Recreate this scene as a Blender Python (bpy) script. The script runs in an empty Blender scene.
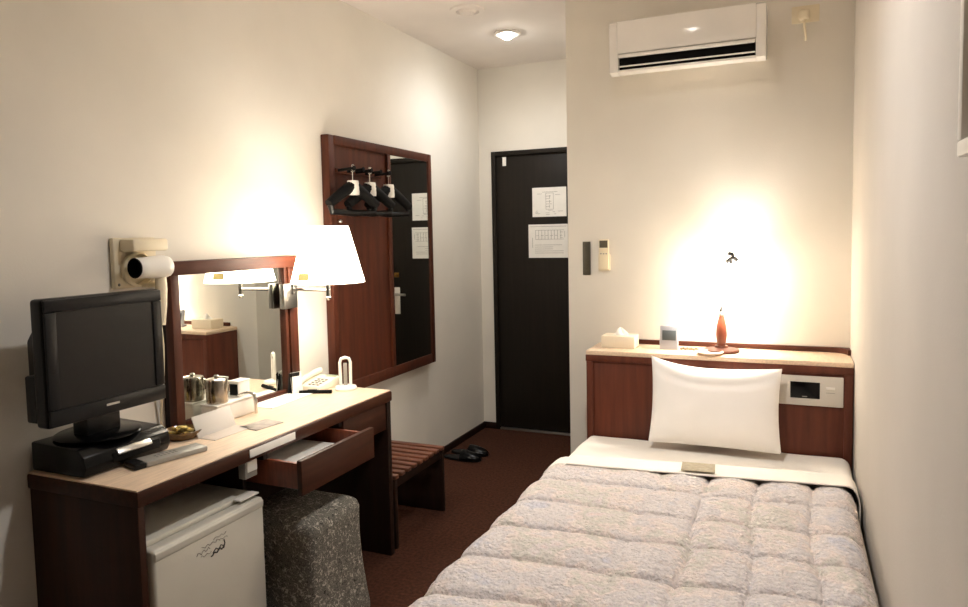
import bpy, bmesh, math, random
from mathutils import Vector, Matrix, noise
random.seed(7)
S = bpy.context.scene
COL = S.collection
R = math.radians

# ------------------------------------------------------------------ camera
f, ppx, ppy, yaw, pitch, roll, cx, cz = 697.08, 495.13, 281.84, 0.40274, 0.06705, -0.01911, 2.02018, 1.37583
fw = Vector((-math.sin(yaw)*math.cos(pitch), math.cos(yaw)*math.cos(pitch), -math.sin(pitch)))
rt = Vector((math.cos(yaw), math.sin(yaw), 0)); up = rt.cross(fw)
r2 = rt*math.cos(roll)+up*math.sin(roll); u2 = -rt*math.sin(roll)+up*math.cos(roll)
cam_d = bpy.data.cameras.new('camera'); cam = bpy.data.objects.new('camera', cam_d); COL.objects.link(cam)
cam.matrix_world = Matrix(((r2.x, u2.x, -fw.x, cx), (r2.y, u2.y, -fw.y, 0), (r2.z, u2.z, -fw.z, cz), (0, 0, 0, 1)))
cam_d.sensor_width = 36; cam_d.lens = f/968*36
cam_d.shift_x = (484-ppx)/968; cam_d.shift_y = (ppy-303.5)/968
cam_d.clip_start = 0.02
S.camera = cam

# ------------------------------------------------------------------ world, exposure
w = bpy.data.worlds.new('world'); S.world = w; w.use_nodes = True
w.node_tree.nodes['Background'].inputs[0].default_value = (0.02, 0.02, 0.022, 1)
S.view_settings.view_transform = 'Standard'; S.view_settings.look = 'None'
S.view_settings.exposure = 0.98; S.view_settings.gamma = 1.0
try: S.view_settings.use_curve_mapping = False
except Exception: pass
S.cycles.max_bounces = 12; S.cycles.diffuse_bounces = 6; S.cycles.glossy_bounces = 6
S.cycles.sample_clamp_indirect = 6

WARM = (1.0, 0.91, 0.79); WARM2 = (1.0, 0.985, 0.98)
P_DESK, P_BED, P_HALL, P_ROOM = 17.0, 10.0, 14.0, 34.0
def light(name, kind, loc, power, color, radius=.04, parent=None, rot=None, spot=None, blend=.6):
    d = bpy.data.lights.new(name, kind); d.energy = power; d.color = color
    if kind == 'AREA': d.shape = 'DISK'; d.size = radius*2
    else: d.shadow_soft_size = radius
    if spot: d.spot_size = R(spot); d.spot_blend = blend
    o = bpy.data.objects.new(name, d); COL.objects.link(o)
    if parent: o.parent = parent; o.location = Vector(loc)-parent.location
    else: o.location = loc
    if rot: o.rotation_euler = rot
    return o

# ------------------------------------------------------------------ materials
def lin(c):
    c = c/255
    return c/12.92 if c <= .04045 else ((c+.055)/1.055)**2.4
def rgb(r, g, b): return (lin(r), lin(g), lin(b), 1)
MATS = {}
def mat(name, col, rough=.5, metal=0, var=0.0, vscale=8, bump=0, bscale=200, spec=.5, emit=None, estr=0, coat=0, stretch=None, trans=0, sub=0):
    m = bpy.data.materials.new(name); m.use_nodes = True; nt = m.node_tree; N = nt.nodes; L = nt.links
    b = N['Principled BSDF']
    b.inputs['Base Color'].default_value = rgb(*col); b.inputs['Roughness'].default_value = rough
    b.inputs['Metallic'].default_value = metal; b.inputs['Specular IOR Level'].default_value = spec
    b.inputs['Coat Weight'].default_value = coat; b.inputs['Transmission Weight'].default_value = trans
    if emit: b.inputs['Emission Color'].default_value = rgb(*emit); b.inputs['Emission Strength'].default_value = estr
    tc = N.new('ShaderNodeTexCoord'); mp = N.new('ShaderNodeMapping'); L.new(tc.outputs['Object'], mp.inputs[0])
    if stretch: mp.inputs['Scale'].default_value = stretch
    if var:
        n = N.new('ShaderNodeTexNoise'); n.inputs['Scale'].default_value = vscale; n.inputs['Detail'].default_value = 6
        L.new(mp.outputs[0], n.inputs['Vector'])
        mx = N.new('ShaderNodeMix'); mx.data_type = 'RGBA'
        mx.inputs[6].default_value = rgb(*[max(0, c*(1-var)) for c in col]); mx.inputs[7].default_value = rgb(*[min(255, c*(1+var)) for c in col])
        rp = N.new('ShaderNodeMapRange'); rp.inputs[1].default_value = .3; rp.inputs[2].default_value = .7
        L.new(n.outputs[0], rp.inputs[0]); L.new(rp.outputs[0], mx.inputs[0]); L.new(mx.outputs[2], b.inputs['Base Color'])
    if bump:
        n2 = N.new('ShaderNodeTexNoise'); n2.inputs['Scale'].default_value = bscale; n2.inputs['Detail'].default_value = 4
        L.new(tc.outputs['Object'], n2.inputs['Vector'])
        bp = N.new('ShaderNodeBump'); bp.inputs['Strength'].default_value = bump; bp.inputs['Distance'].default_value = .004
        L.new(n2.outputs[0], bp.inputs['Height']); L.new(bp.outputs[0], b.inputs['Normal'])
    MATS[name] = m
    return m
WALL = mat('wallpaper', (226, 221, 211), .85, var=.015, vscale=3, bump=.12, bscale=160, spec=.2)
WALLR = mat('wallpaper_dimmed', (198, 192, 184), .85, var=.015, vscale=3, bump=.12, bscale=160, spec=.2)  # wallpaper colour darkened to stand in for the right wall's dimmer light
CEIL = mat('ceiling_paper', (236, 229, 223), .9, var=.015, vscale=3, bump=.1, bscale=120, spec=.2)
CARPET = mat('carpet', (66, 40, 29), .95, var=.22, vscale=70, bump=.8, bscale=400, spec=.1)
MAHO = mat('mahogany', (72, 36, 23), .45, var=.16, vscale=6, stretch=(6, 6, .5), spec=.22)
MAHO_Y = mat('mahogany_along', (72, 36, 23), .45, var=.16, vscale=6, stretch=(8, .6, 8), spec=.22)
MAHO_X = mat('mahogany_across', (72, 36, 23), .45, var=.16, vscale=6, stretch=(.6, 8, 8), spec=.22)
DESKW = mat('desk_wood', (54, 29, 18), .45, var=.16, vscale=6, stretch=(6, 6, .5), spec=.2)
DESKY = mat('desk_wood_along', (60, 32, 20), .45, var=.16, vscale=6, stretch=(8, .6, 8), spec=.2)
HEADW = mat('headboard_wood', (92, 48, 34), .45, var=.12, vscale=6, stretch=(6, 6, .5), spec=.25)
SLAT = mat('slat_wood', (98, 58, 42), .4, var=.15, vscale=6, stretch=(.6, 8, 8), coat=.1)
DARKW = mat('dark_wood', (34, 20, 14), .5, spec=.2, var=.15, vscale=6, stretch=(6, 6, .5))
TOP = mat('tan_laminate', (222, 197, 170), .45, var=.05, vscale=14, stretch=(8, 1, 8))
DOORM = mat('door_black_brown', (30, 25, 20), .5, spec=.2, var=.1, vscale=5, stretch=(10, 10, .4))
BLACK = mat('black_plastic', (13, 13, 14), .35, spec=.25)
GLOSSB = mat('glossy_black', (6, 6, 7), .22, spec=.2)
MATTEB = mat('matte_black', (12, 11, 11), .7, spec=.15)
BEZEL = mat('tv_bezel', (17, 17, 18), .35, spec=.22)
SCREEN = mat('tv_screen', (24, 22, 21), .4, spec=.2)
WHITE = mat('white_plastic', (236, 232, 224), .35, var=.01)
ACW = mat('conditioner_white', (236, 232, 226), .14, var=.01)
CREAM = mat('cream_plastic', (226, 214, 186), .45, var=.02)
PHONEW = mat('phone_plastic', (232, 226, 206), .4, var=.02)
GREYP = mat('grey_plastic', (150, 146, 138), .4, var=.04)
PAPER = mat('paper', (240, 237, 230), .8, var=.015, vscale=20)
GREYPAPER = mat('grey_paper', (170, 160, 150), .7, var=.12, vscale=30)
INK = mat('ink', (92, 88, 84), .8)
SILVER = mat('brushed_silver', (190, 188, 182), .28, 1)
CHROME = mat('chrome', (215, 212, 206), .1, 1)
STEEL = mat('steel', (170, 160, 145), .22, 1)
BRASS = mat('brass', (150, 115, 60), .3, 1)
FRIDGE = mat('fridge_white', (208, 203, 190), .4, var=.01)
LINEN = mat('white_linen', (242, 236, 226), .85, var=.01, bump=.08, bscale=300, spec=.2)
PILLOW = mat('pillow_cotton', (246, 242, 238), .85, var=.008, bump=.06, bscale=250, spec=.2)
MATT = mat('mattress_cloth', (220, 212, 200), .9, var=.03)
LCD = mat('lcd', (84, 90, 92), .3, var=.04)
LCDF = mat('lcd_frame', (176, 176, 182), .35, .2)
SNACK = mat('snack_packets', (190, 165, 95), .5, var=.35, vscale=60)
REDW = mat('red_wood', (122, 62, 40), .4, var=.12, vscale=10, stretch=(8, 8, 1), coat=.2)
BEIGECARD = mat('beige_card', (158, 147, 124), .7, var=.08, vscale=60)
FRAMEM = mat('frame_grey', (196, 190, 178), .5, var=.02)
SOCKD = mat('switch_dark', (72, 66, 50), .45)
BROWNG = mat('amber_glass', (96, 72, 40), .15, var=.2, vscale=40)
def mirror_mat():
    m = bpy.data.materials.new('mirror_glass'); m.use_nodes = True; b = m.node_tree.nodes['Principled BSDF']
    b.inputs['Base Color'].default_value = (.80, .82, .78, 1); b.inputs['Metallic'].default_value = 1; b.inputs['Roughness'].default_value = .012
    return m
MIRROR = mirror_mat()
def frosted():
    m = mat('frosted_acrylic', (238, 236, 232), .5, trans=.0)
    nt = m.node_tree; b = nt.nodes['Principled BSDF']; t = nt.nodes.new('ShaderNodeBsdfTranslucent'); t.inputs[0].default_value = (.9, .88, .85, 1)
    tr = nt.nodes.new('ShaderNodeBsdfTransparent'); tr.inputs[0].default_value = (.95, .95, .95, 1)
    a = nt.nodes.new('ShaderNodeMixShader'); a.inputs[0].default_value = .35; c = nt.nodes.new('ShaderNodeMixShader'); c.inputs[0].default_value = .3
    L = nt.links; L.new(b.outputs[0], a.inputs[1]); L.new(t.outputs[0], a.inputs[2]); L.new(a.outputs[0], c.inputs[1]); L.new(tr.outputs[0], c.inputs[2])
    L.new(c.outputs[0], nt.nodes['Material Output'].inputs[0]); return m
FROST = frosted()
def shade_mat(name, col, strength):
    m = bpy.data.materials.new(name); m.use_nodes = True; nt = m.node_tree; nt.nodes.remove(nt.nodes['Principled BSDF'])
    d = nt.nodes.new('ShaderNodeBsdfDiffuse'); d.inputs[0].default_value = (.85, .8, .72, 1)
    t = nt.nodes.new('ShaderNodeBsdfTranslucent'); t.inputs[0].default_value = (.9, .82, .7, 1)
    e = nt.nodes.new('ShaderNodeEmission'); e.inputs[0].default_value = (*col, 1); e.inputs[1].default_value = strength
    a = nt.nodes.new('ShaderNodeMixShader'); a.inputs[0].default_value = .5; s = nt.nodes.new('ShaderNodeAddShader'); L = nt.links
    L.new(d.outputs[0], a.inputs[1]); L.new(t.outputs[0], a.inputs[2]); L.new(a.outputs[0], s.inputs[0]); L.new(e.outputs[0], s.inputs[1])
    L.new(s.outputs[0], nt.nodes['Material Output'].inputs[0]); return m
SHADE = shade_mat('lamp_shade_cloth', (1, .9, .74), 5.0)
SHADE2 = shade_mat('bedside_shade_cloth', (1, .9, .74), 10.0)
def emit_mat(name, col, s):
    m = bpy.data.materials.new(name); m.use_nodes = True; nt = m.node_tree; nt.nodes.remove(nt.nodes['Principled BSDF'])
    e = nt.nodes.new('ShaderNodeEmission'); e.inputs[0].default_value = (*col, 1); e.inputs[1].default_value = s
    nt.links.new(e.outputs[0], nt.nodes['Material Output'].inputs[0]); return m
BULB = emit_mat('lit_bulb', (1, .95, .87), 70)
def quilt_mat():
    m = mat('quilt_plush', (190, 180, 176), .95, spec=.1); nt = m.node_tree; N = nt.nodes; L = nt.links; b = N['Principled BSDF']
    tc = N.new('ShaderNodeTexCoord')
    n = N.new('ShaderNodeTexNoise'); n.inputs['Scale'].default_value = 6.5; n.inputs['Detail'].default_value = 5; n.inputs['Roughness'].default_value = .6
    cr = N.new('ShaderNodeValToRGB'); e = cr.color_ramp.elements
    e[0].position = .30; e[0].color = rgb(204, 202, 210); e[1].position = .74; e[1].color = rgb(230, 206, 198)
    for p, c in ((.40, (224, 216, 213)), (.47, (216, 209, 208)), (.53, (230, 217, 211)), (.60, (212, 207, 198)), (.66, (224, 214, 212))):
        x = e.new(p); x.color = rgb(*c)
    n3 = N.new('ShaderNodeTexNoise'); n3.inputs['Scale'].default_value = 95; n3.inputs['Detail'].default_value = 6; n3.inputs['Roughness'].default_value = .75
    mr = N.new('ShaderNodeMapRange'); mr.inputs[1].default_value = .3; mr.inputs[2].default_value = .7; mr.inputs[3].default_value = .80; mr.inputs[4].default_value = 1.18
    mx = N.new('ShaderNodeMix'); mx.data_type = 'RGBA'; mx.blend_type = 'MULTIPLY'; mx.inputs[0].default_value = 1
    L.new(tc.outputs['Object'], n.inputs['Vector']); L.new(tc.outputs['Object'], n3.inputs['Vector'])
    L.new(n.outputs[0], cr.inputs[0]); L.new(n3.outputs[0], mr.inputs[0]); L.new(cr.outputs[0], mx.inputs[6]); L.new(mr.outputs[0], mx.inputs[7])
    L.new(mx.outputs[2], b.inputs['Base Color'])
    bp = N.new('ShaderNodeBump'); bp.inputs['Strength'].default_value = 1; bp.inputs['Distance'].default_value = .016
    n4 = N.new('ShaderNodeTexNoise'); n4.inputs['Scale'].default_value = 85; n4.inputs['Detail'].default_value = 5
    L.new(tc.outputs['Object'], n4.inputs['Vector']); L.new(n4.outputs[0], bp.inputs['Height']); L.new(bp.outputs[0], b.inputs['Normal'])
    return m
QUILT = quilt_mat()
def pouf_mat():
    m = mat('pouf_fabric', (104, 100, 88), .8, spec=.2); nt = m.node_tree; N = nt.nodes; L = nt.links; b = N['Principled BSDF']
    tc = N.new('ShaderNodeTexCoord'); n = N.new('ShaderNodeTexNoise'); n.inputs['Scale'].default_value = 64; n.inputs['Detail'].default_value = 6; n.inputs['Distortion'].default_value = 1.4; n.inputs['Roughness'].default_value = .75
    cr = N.new('ShaderNodeValToRGB'); e = cr.color_ramp.elements
    e[0].position = .38; e[0].color = rgb(44, 43, 40); e[1].position = .70; e[1].color = rgb(222, 216, 204)
    for p, c in ((.46, (128, 124, 115)), (.52, (58, 56, 52)), (.57, (170, 164, 152))):
        x = e.new(p); x.color = rgb(*c)
    L.new(tc.outputs['Object'], n.inputs['Vector']); L.new(n.outputs[0], cr.inputs[0]); L.new(cr.outputs[0], b.inputs['Base Color'])
    return m
POUF = pouf_mat()

# ------------------------------------------------------------------ mesh helpers
class MB:
    def __init__(s): s.bm = bmesh.new()
    def box(s, lo, hi, bevel=0, seg=2, rot=None, piv=None):
        t = bmesh.new(); bmesh.ops.create_cube(t, size=1)
        lo, hi = Vector(lo), Vector(hi); c = (lo+hi)/2; d = hi-lo
        for v in t.verts: v.co = Vector((v.co.x*d.x, v.co.y*d.y, v.co.z*d.z))
        if bevel: bmesh.ops.bevel(t, geom=t.edges[:]+t.verts[:], offset=min(bevel, min(d)*.49), segments=seg, profile=.5, affect='EDGES')
        M = Matrix.Translation(c)
        if rot is not None:
            p = Vector(piv) if piv is not None else c
            M = Matrix.Translation(p) @ rot.to_4x4() @ Matrix.Translation(-p) @ M
        return s.add(t, M)
    def add(s, t, M=None):
        if M is not None: t.transform(M)
        me = bpy.data.meshes.new('tmp'); t.to_mesh(me); t.free(); s.bm.from_mesh(me); bpy.data.meshes.remove(me); return s
    def lathe(s, prof, c=(0, 0, 0), n=32, rot=None):
        t = bmesh.new(); rings = []
        for r, z in prof:
            if r < 1e-6: rings.append([t.verts.new((0, 0, z))])
            else: rings.append([t.verts.new((r*math.cos(2*math.pi*i/n), r*math.sin(2*math.pi*i/n), z)) for i in range(n)])
        for a, b in zip(rings, rings[1:]):
            for i in range(n):
                j = (i+1) % n
                if len(a) == 1 and len(b) == 1: continue
                if len(a) == 1: t.faces.new((a[0], b[j], b[i]))
                elif len(b) == 1: t.faces.new((a[i], a[j], b[0]))
                else: t.faces.new((a[i], a[j], b[j], b[i]))
        bmesh.ops.recalc_face_normals(t, faces=t.faces)
        M = Matrix.Translation(c)
        if rot is not None: M = M @ rot.to_4x4()
        return s.add(t, M)
    def cyl(s, a, b, r, r2=None, n=20):
        a, b = Vector(a), Vector(b); d = b-a; r2 = r if r2 is None else r2
        return s.lathe([(0, 0), (r, 0), (r2, d.length), (0, d.length)], a, n, d.to_track_quat('Z', 'Y').to_matrix())
    def tube(s, pts, r, n=10, radii=None):
        pts = [Vector(p) for p in pts]; t = bmesh.new(); rings = []; prev = None
        for i, p in enumerate(pts):
            d = (pts[min(i+1, len(pts)-1)]-pts[max(i-1, 0)]).normalized()
            if prev is None:
                x = d.orthogonal().normalized()
            else: x = (prev-d*prev.dot(d)).normalized()
            prev = x; y = d.cross(x); rr = radii[i] if radii else r
            rings.append([t.verts.new(p+x*rr*math.cos(2*math.pi*k/n)+y*rr*math.sin(2*math.pi*k/n)) for k in range(n)])
        for a, b in zip(rings, rings[1:]):
            for k in range(n): t.faces.new((a[k], a[(k+1) % n], b[(k+1) % n], b[k]))
        t.faces.new(rings[0][::-1]); t.faces.new(rings[-1]); bmesh.ops.recalc_face_normals(t, faces=t.faces)
        return s.add(t)
    def prism(s, poly, axis, a, b, bevel=0):
        # poly in the two other axes (cyclic order x->yz, y->xz, z->xy)
        def mk(p, h): return {'x': (h, p[0], p[1]), 'y': (p[0], h, p[1]), 'z': (p[0], p[1], h)}[axis]
        t = bmesh.new(); A = [t.verts.new(mk(p, a)) for p in poly]; B = [t.verts.new(mk(p, b)) for p in poly]
        t.faces.new(A[::-1]); t.faces.new(B); n = len(poly)
        for i in range(n): t.faces.new((A[i], A[(i+1) % n], B[(i+1) % n], B[i]))
        bmesh.ops.recalc_face_normals(t, faces=t.faces)
        if bevel: bmesh.ops.bevel(t, geom=t.edges[:]+t.verts[:], offset=bevel, segments=2, profile=.5, affect='EDGES')
        return s.add(t)
    def quad(s, a, b, c, d):
        s.bm.faces.new([s.bm.verts.new(p) for p in (a, b, c, d)]); return s
    def grid(s, fn, nu, nv):
        t = bmesh.new(); V = [[t.verts.new(fn(i/nu, j/nv)) for j in range(nv+1)] for i in range(nu+1)]
        for i in range(nu):
            for j in range(nv): t.faces.new((V[i][j], V[i+1][j], V[i+1][j+1], V[i][j+1]))
        return s.add(t)
    def ngon(s, pts):
        s.bm.faces.new([s.bm.verts.new(p) for p in pts]); return s

def obj(name, mb, material, parent=None, loc=(0, 0, 0), smooth=True):
    me = bpy.data.meshes.new(name); off = Vector(loc)
    root = parent
    if root is not None:
        while root.parent: root = root.parent
        off = root.location
    mb.bm.transform(Matrix.Translation(-off)); mb.bm.to_mesh(me); mb.bm.free()
    me.materials.append(material)
    o = bpy.data.objects.new(name, me); COL.objects.link(o)
    if smooth:
        for p in me.polygons: p.use_smooth = True
        try: me.set_sharp_from_angle(angle=R(38))
        except Exception: pass
    if parent is not None: o.parent = parent
    else: o.location = loc
    return o
def thing(name, label, cat, loc, group=None):
    o = bpy.data.objects.new(name, None); COL.objects.link(o); o.location = loc; o.empty_display_size = .1
    return tag(o, label, cat, group)
def tag(o, label, cat, group=None):
    o['label'] = label; o['category'] = cat
    if group: o['group'] = group
    return o
def struct(name, mb, m, parent=None, smooth=True):
    o = obj(name, mb, m, parent, smooth=smooth)
    if parent is None: o['kind'] = 'structure'
    return o
def copy_tree(o, parent=None):
    c = o.copy(); COL.objects.link(c)
    if parent is not None: c.parent = parent
    for ch in list(o.children): copy_tree(ch, c)
    return c
def rz(a): return Matrix.Rotation(R(a), 3, 'Z')
def ry(a): return Matrix.Rotation(R(a), 3, 'Y')
def rx(a): return Matrix.Rotation(R(a), 3, 'X')

# ------------------------------------------------------------------ room shell
W, YD, YB, H, BX, Y0 = 2.25, 4.495, 3.256, 2.524, 1.021, -2.4
struct('floor', MB().box((-.1, Y0-.1, -.1), (W+.1, YD+.15, 0)), CARPET)
struct('ceiling', MB().box((-.1, Y0-.1, H), (W+.1, YD+.15, H+.1)), CEIL)
struct('wall_left', MB().box((-.1, Y0, 0), (0, YD, H)), WALL)
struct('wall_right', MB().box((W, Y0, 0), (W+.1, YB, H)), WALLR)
struct('wall_front', MB().box((0, Y0-.1, 0), (W, Y0, H)), WALL)
struct('wall_headboard', MB().box((BX, YB, 0), (W+.1, YD, H), .004), WALL)
DL, DR, DT = .096, .90, 1.95
b = MB(); b.box((-.1, YD, 0), (DL, YD+.12, H)); b.box((DL, YD, DT), (DR, YD+.12, H)); b.box((DR, YD, 0), (BX+.1, YD+.12, H))
struct('wall_back', b, WALL)
bb = MB(); bb.box((0, Y0, 0), (.012, YD, .045), .003); struct('baseboard_left', bb, DARKW)
bb = MB(); bb.box((.012, YD-.012, 0), (DL, YD, .045), .003); struct('baseboard_back', bb, DARKW)
t1 = MB(); t1.box((DL, YD-.012, 0), (DL+.03, YD+.1, DT), .002); t1.box((DR-.03, YD-.012, 0), (DR, YD+.1, DT), .002); t1.box((DL+.03, YD-.012, DT-.03), (DR-.03, YD+.1, DT), .002)
struct('trim_1', t1, DOORM)
struct('trim_2', MB().box((DL+.03, YD-.01, 0), (DR-.03, YD+.02, .012), .003), SILVER)
dr = struct('door_1', MB().box((DL+.031, YD+.005, .016), (DR-.031, YD+.045, DT-.031), .002), DOORM)
h = MB(); h.box((.755, YD-.004, .80), (.80, YD+.005, 1.0), .003); obj('handle_plate', h, WHITE, dr)
h = MB(); h.cyl((.778, YD-.004, .95), (.778, YD-.05, .95), .01); h.tube([(.778, YD-.05, .95), (.74, YD-.052, .95), (.68, YD-.05, .948)], .009); obj('lever_handle', h, SILVER, dr)
h = MB(); h.box((.76, YD-.003, 1.075), (.80, YD+.005, 1.11), .004); h.cyl((.78, YD-.003, 1.092), (.78, YD-.02, 1.092), .008); obj('deadbolt', h, BRASS, dr)
h = MB(); h.box((.176, YD+.001, 1.85), (.203, YD+.005, 1.91), .001); obj('door_sticker', h, PAPER, dr)

# ------------------------------------------------------------------ helpers for printed sheets
def notice(x0, x1, z0, z1, label, kind, tilt=0):
    t = thing('notice_sheet', label, 'notice', ((x0+x1)/2, YD+.003, z0))
    obj('sheet', MB().box((x0, YD+.0025, z0), (x1, YD+.0045, z1)), PAPER, t, smooth=False)
    p = MB(); y = YD+.0022; rnd = random.Random(kind)
    def ln(a, c, e, g): p.box((min(a, e), y-.0004, min(c, g)), (max(a, e)+.0016, y+.0004, max(c, g)+.0016))
    w_, h_ = x1-x0, z1-z0
    def X(u): return x0+u*w_
    def Z(v): return z0+v*h_
    if kind == 1:
        ln(X(.40), Z(.25), X(.40), Z(.80)); ln(X(.62), Z(.25), X(.62), Z(.80)); ln(X(.40), Z(.80), X(.62), Z(.80)); ln(X(.40), Z(.25), X(.62), Z(.25))
        for k in range(5): ln(X(.41), Z(.34+.09*k), X(.41+rnd.uniform(.08, .18)), Z(.34+.09*k))
        for k in range(3): ln(X(.51), Z(.3+.16*k), X(.51), Z(.4+.16*k))
        ln(X(.3), Z(.84), X(.74), Z(.84)); ln(X(.15), Z(.78), X(.28), Z(.78)); ln(X(.68), Z(.74), X(.82), Z(.74))
        for k in range(9):
            u = rnd.uniform(.08, .8); v_ = .07+.018*k; ln(X(u), Z(v_), X(u+rnd.uniform(.04, .14)), Z(v_))
    else:
        ln(X(.04), Z(.93), X(.96), Z(.93)); ln(X(.18), Z(.55), X(.9), Z(.55)); ln(X(.18), Z(.82), X(.9), Z(.82))
        for k in range(9):
            u = .18+.08*k; ln(X(u), Z(.55), X(u), Z(.82))
        for k in range(6): ln(X(.2+.12*k), Z(.66), X(.26+.12*k), Z(.66))
        for k in range(5): ln(X(.16), Z(.14+.06*k), X(.4+rnd.uniform(.2, .5)), Z(.14+.06*k))
        ln(X(.1), Z(.3), X(.1), Z(.6)); ln(X(.78), Z(.7), X(.94), Z(.9)) if False else None
        ln(X(.80), Z(.6), X(.88), Z(.6)); ln(X(.80), Z(.76), X(.88), Z(.76)); ln(X(.92), Z(.6), X(.92), Z(.78))
    obj('printing', p, INK, t, smooth=False)
notice(.391, .632, 1.493, 1.69, 'white floor plan sheet pinned on the black door, the upper of two', 1)
notice(.360, .640, 1.215, 1.442, 'white printed diagram sheet on the black door, the lower and larger of two', 2)

# ------------------------------------------------------------------ ceiling fittings
def downlight(x, y, label):
    t = thing('downlight', label, 'ceiling light', (x, y, H-.03))
    obj('trim_ring', MB().lathe([(.045, -.002), (.072, -.002), (.078, -.009), (.072, -.013), (.05, -.012), (.045, -.002)], (x, y, H)), WHITE, t)
    obj('bulb', MB().lathe([(0, -.034), (.02, -.033), (.036, -.022), (.04, -.008), (.038, -.001), (0, -.001)], (x, y, H)), BULB, t)
    return t
d1 = downlight(.516, 3.773, 'lit round downlight in the ceiling before the black door')
light('downlight_glow', 'SPOT', (.516, 3.773, H-.05), P_HALL, WARM2, .035, d1, spot=172, blend=1)
d2 = downlight(1.54, 1.82, 'lit round downlight in the ceiling above the quilt')
light('downlight_glow', 'SPOT', (1.54, 1.82, H-.05), P_ROOM, WARM2, .05, d2, spot=160, blend=1)
v = thing('ceiling_vent', 'white round ceiling fitting between the downlight and the left wall', 'vent', (.49, 3.30, H-.02))
obj('ring', MB().lathe([(.055, 0), (.09, 0), (.088, -.008), (.06, -.012), (.055, 0)], (.49, 3.30, H-.0005)), CEIL, v)
obj('cap', MB().lathe([(0, -.02), (.035, -.018), (.045, -.008), (.045, 0), (0, 0)], (.49, 3.30, H-.0005)), CEIL, v)

# ------------------------------------------------------------------ air conditioner
ac = thing('air_conditioner', 'white wall mounted air conditioner with dark outlet slot above the bed', 'air conditioner', (1.6, YB, 2.03))
AX0, AX1, AZ0, AZ1, AY = 1.282, 1.918, 2.058, 2.287, 3.036
body = MB(); body.prism([(YB-.001, AZ0+.045), (AY+.05, AZ0+.004), (AY+.02, AZ0+.012), (AY+.02, AZ0+.022), (AY+.06, AZ0+.03), (AY+.06, AZ0+.075), (AY+.02, AZ0+.085), (AY+.02, AZ1-.01), (AY+.035, AZ1), (YB-.001, AZ1)], 'x', AX0+.004, AX1-.004, .002)
obj('casing', body, ACW, ac)
for a, c in ((AX0, AX0+.038), (AX1-.038, AX1)):
    s = MB(); s.prism([(YB-.002, AZ0+.043), (AY+.045, AZ0+.001), (AY+.012, AZ0+.012), (AY+.005, AZ1-.012), (AY+.03, AZ1+.002), (YB-.002, AZ1+.002)], 'x', a, c, .004)
    obj('end_cap', s, ACW, ac)
obj('front_panel', MB().box((AX0+.036, AY, AZ0+.088), (AX1-.036, AY+.022, AZ1-.004), .005), ACW, ac)
obj('outlet_slot', MB().box((AX0+.04, AY+.035, AZ0+.026), (AX1-.04, AY+.06, AZ0+.08)), MATTEB, ac)
obj('louver', MB().box((AX0+.04, AY+.012, AZ0+.036), (AX1-.04, AY+.05, AZ0+.042), .002, rot=rx(14)), WHITE, ac)
obj('deflector', MB().box((AX0+.04, AY+.002, AZ0+.071), (AX1-.04, AY+.02, AZ0+.085), .004), ACW, ac)
obj('indicator', MB().box((1.72, AY+.0005, AZ0+.094), (1.728, AY+.003, AZ0+.098)), INK, ac)
ol = thing('wall_outlet', 'white wall outlet with a plug and cord beside the air conditioner', 'outlet', (2.06, YB, 2.2))
obj('plate', MB().box((2.012, YB-.008, 2.235), (2.118, YB, 2.305), .003), CREAM, ol)
obj('plug', MB().box((2.038, YB-.04, 2.24), (2.082, YB-.008, 2.285), .012, 3), CREAM, ol)
obj('cord', MB().tube([(2.06, YB-.03, 2.24), (2.061, YB-.032, 2.21), (2.066, YB-.02, 2.175), (2.066, YB-.002, 2.165)], .005), CREAM, ol)

# ------------------------------------------------------------------ switches on the bed wall
o = thing('switch_plate', 'narrow dark wall switch plate right of the black door', 'switch', (1.115, YB, 1.175))
obj('plate', MB().box((1.096, YB-.008, 1.175), (1.134, YB, 1.336), .002), SOCKD, o)
obj('rocker', MB().box((1.103, YB-.011, 1.20), (1.127, YB-.007, 1.31), .002), SOCKD, o)
o = thing('remote_control', 'white air conditioner remote in a wall holder with dark display', 'remote control', (1.2, YB, 1.2))
obj('holder', MB().box((1.174, YB-.016, 1.198), (1.230, YB, 1.275), .003), CREAM, o)
obj('body', MB().box((1.178, YB-.024, 1.205), (1.226, YB-.006, 1.345), .005), CREAM, o)
obj('display', MB().box((1.183, YB-.0255, 1.306), (1.222, YB-.022, 1.34), .001), SOCKD, o)
bt = MB()
for k in range(3): bt.box((1.186+.013*k, YB-.026, 1.275), (1.194+.013*k, YB-.022, 1.281), .001)
obj('buttons', bt, GREYP, o)

# ------------------------------------------------------------------ picture on the right wall
o = thing('wall_picture', 'pale grey framed panel on the right wall at the photo edge', 'picture', (W-.02, 1.0, 1.46))
fr = MB(); y0, y1, z0, z1 = .52, 1.142, 1.470, 2.1
fr.box((W-.022, y0, z0), (W-.001, y1, z0+.022), .003); fr.box((W-.022, y0, z1-.022), (W-.001, y1, z1), .003)
fr.box((W-.022, y0, z0+.022), (W-.001, y0+.022, z1-.022), .003); fr.box((W-.022, y1-.022, z0+.022), (W-.001, y1, z1-.022), .003)
obj('frame', fr, WHITE, o); obj('panel', MB().box((W-.012, y0+.02, z0+.02), (W-.002, y1-.02, z1-.02)), FRAMEM, o)

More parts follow.
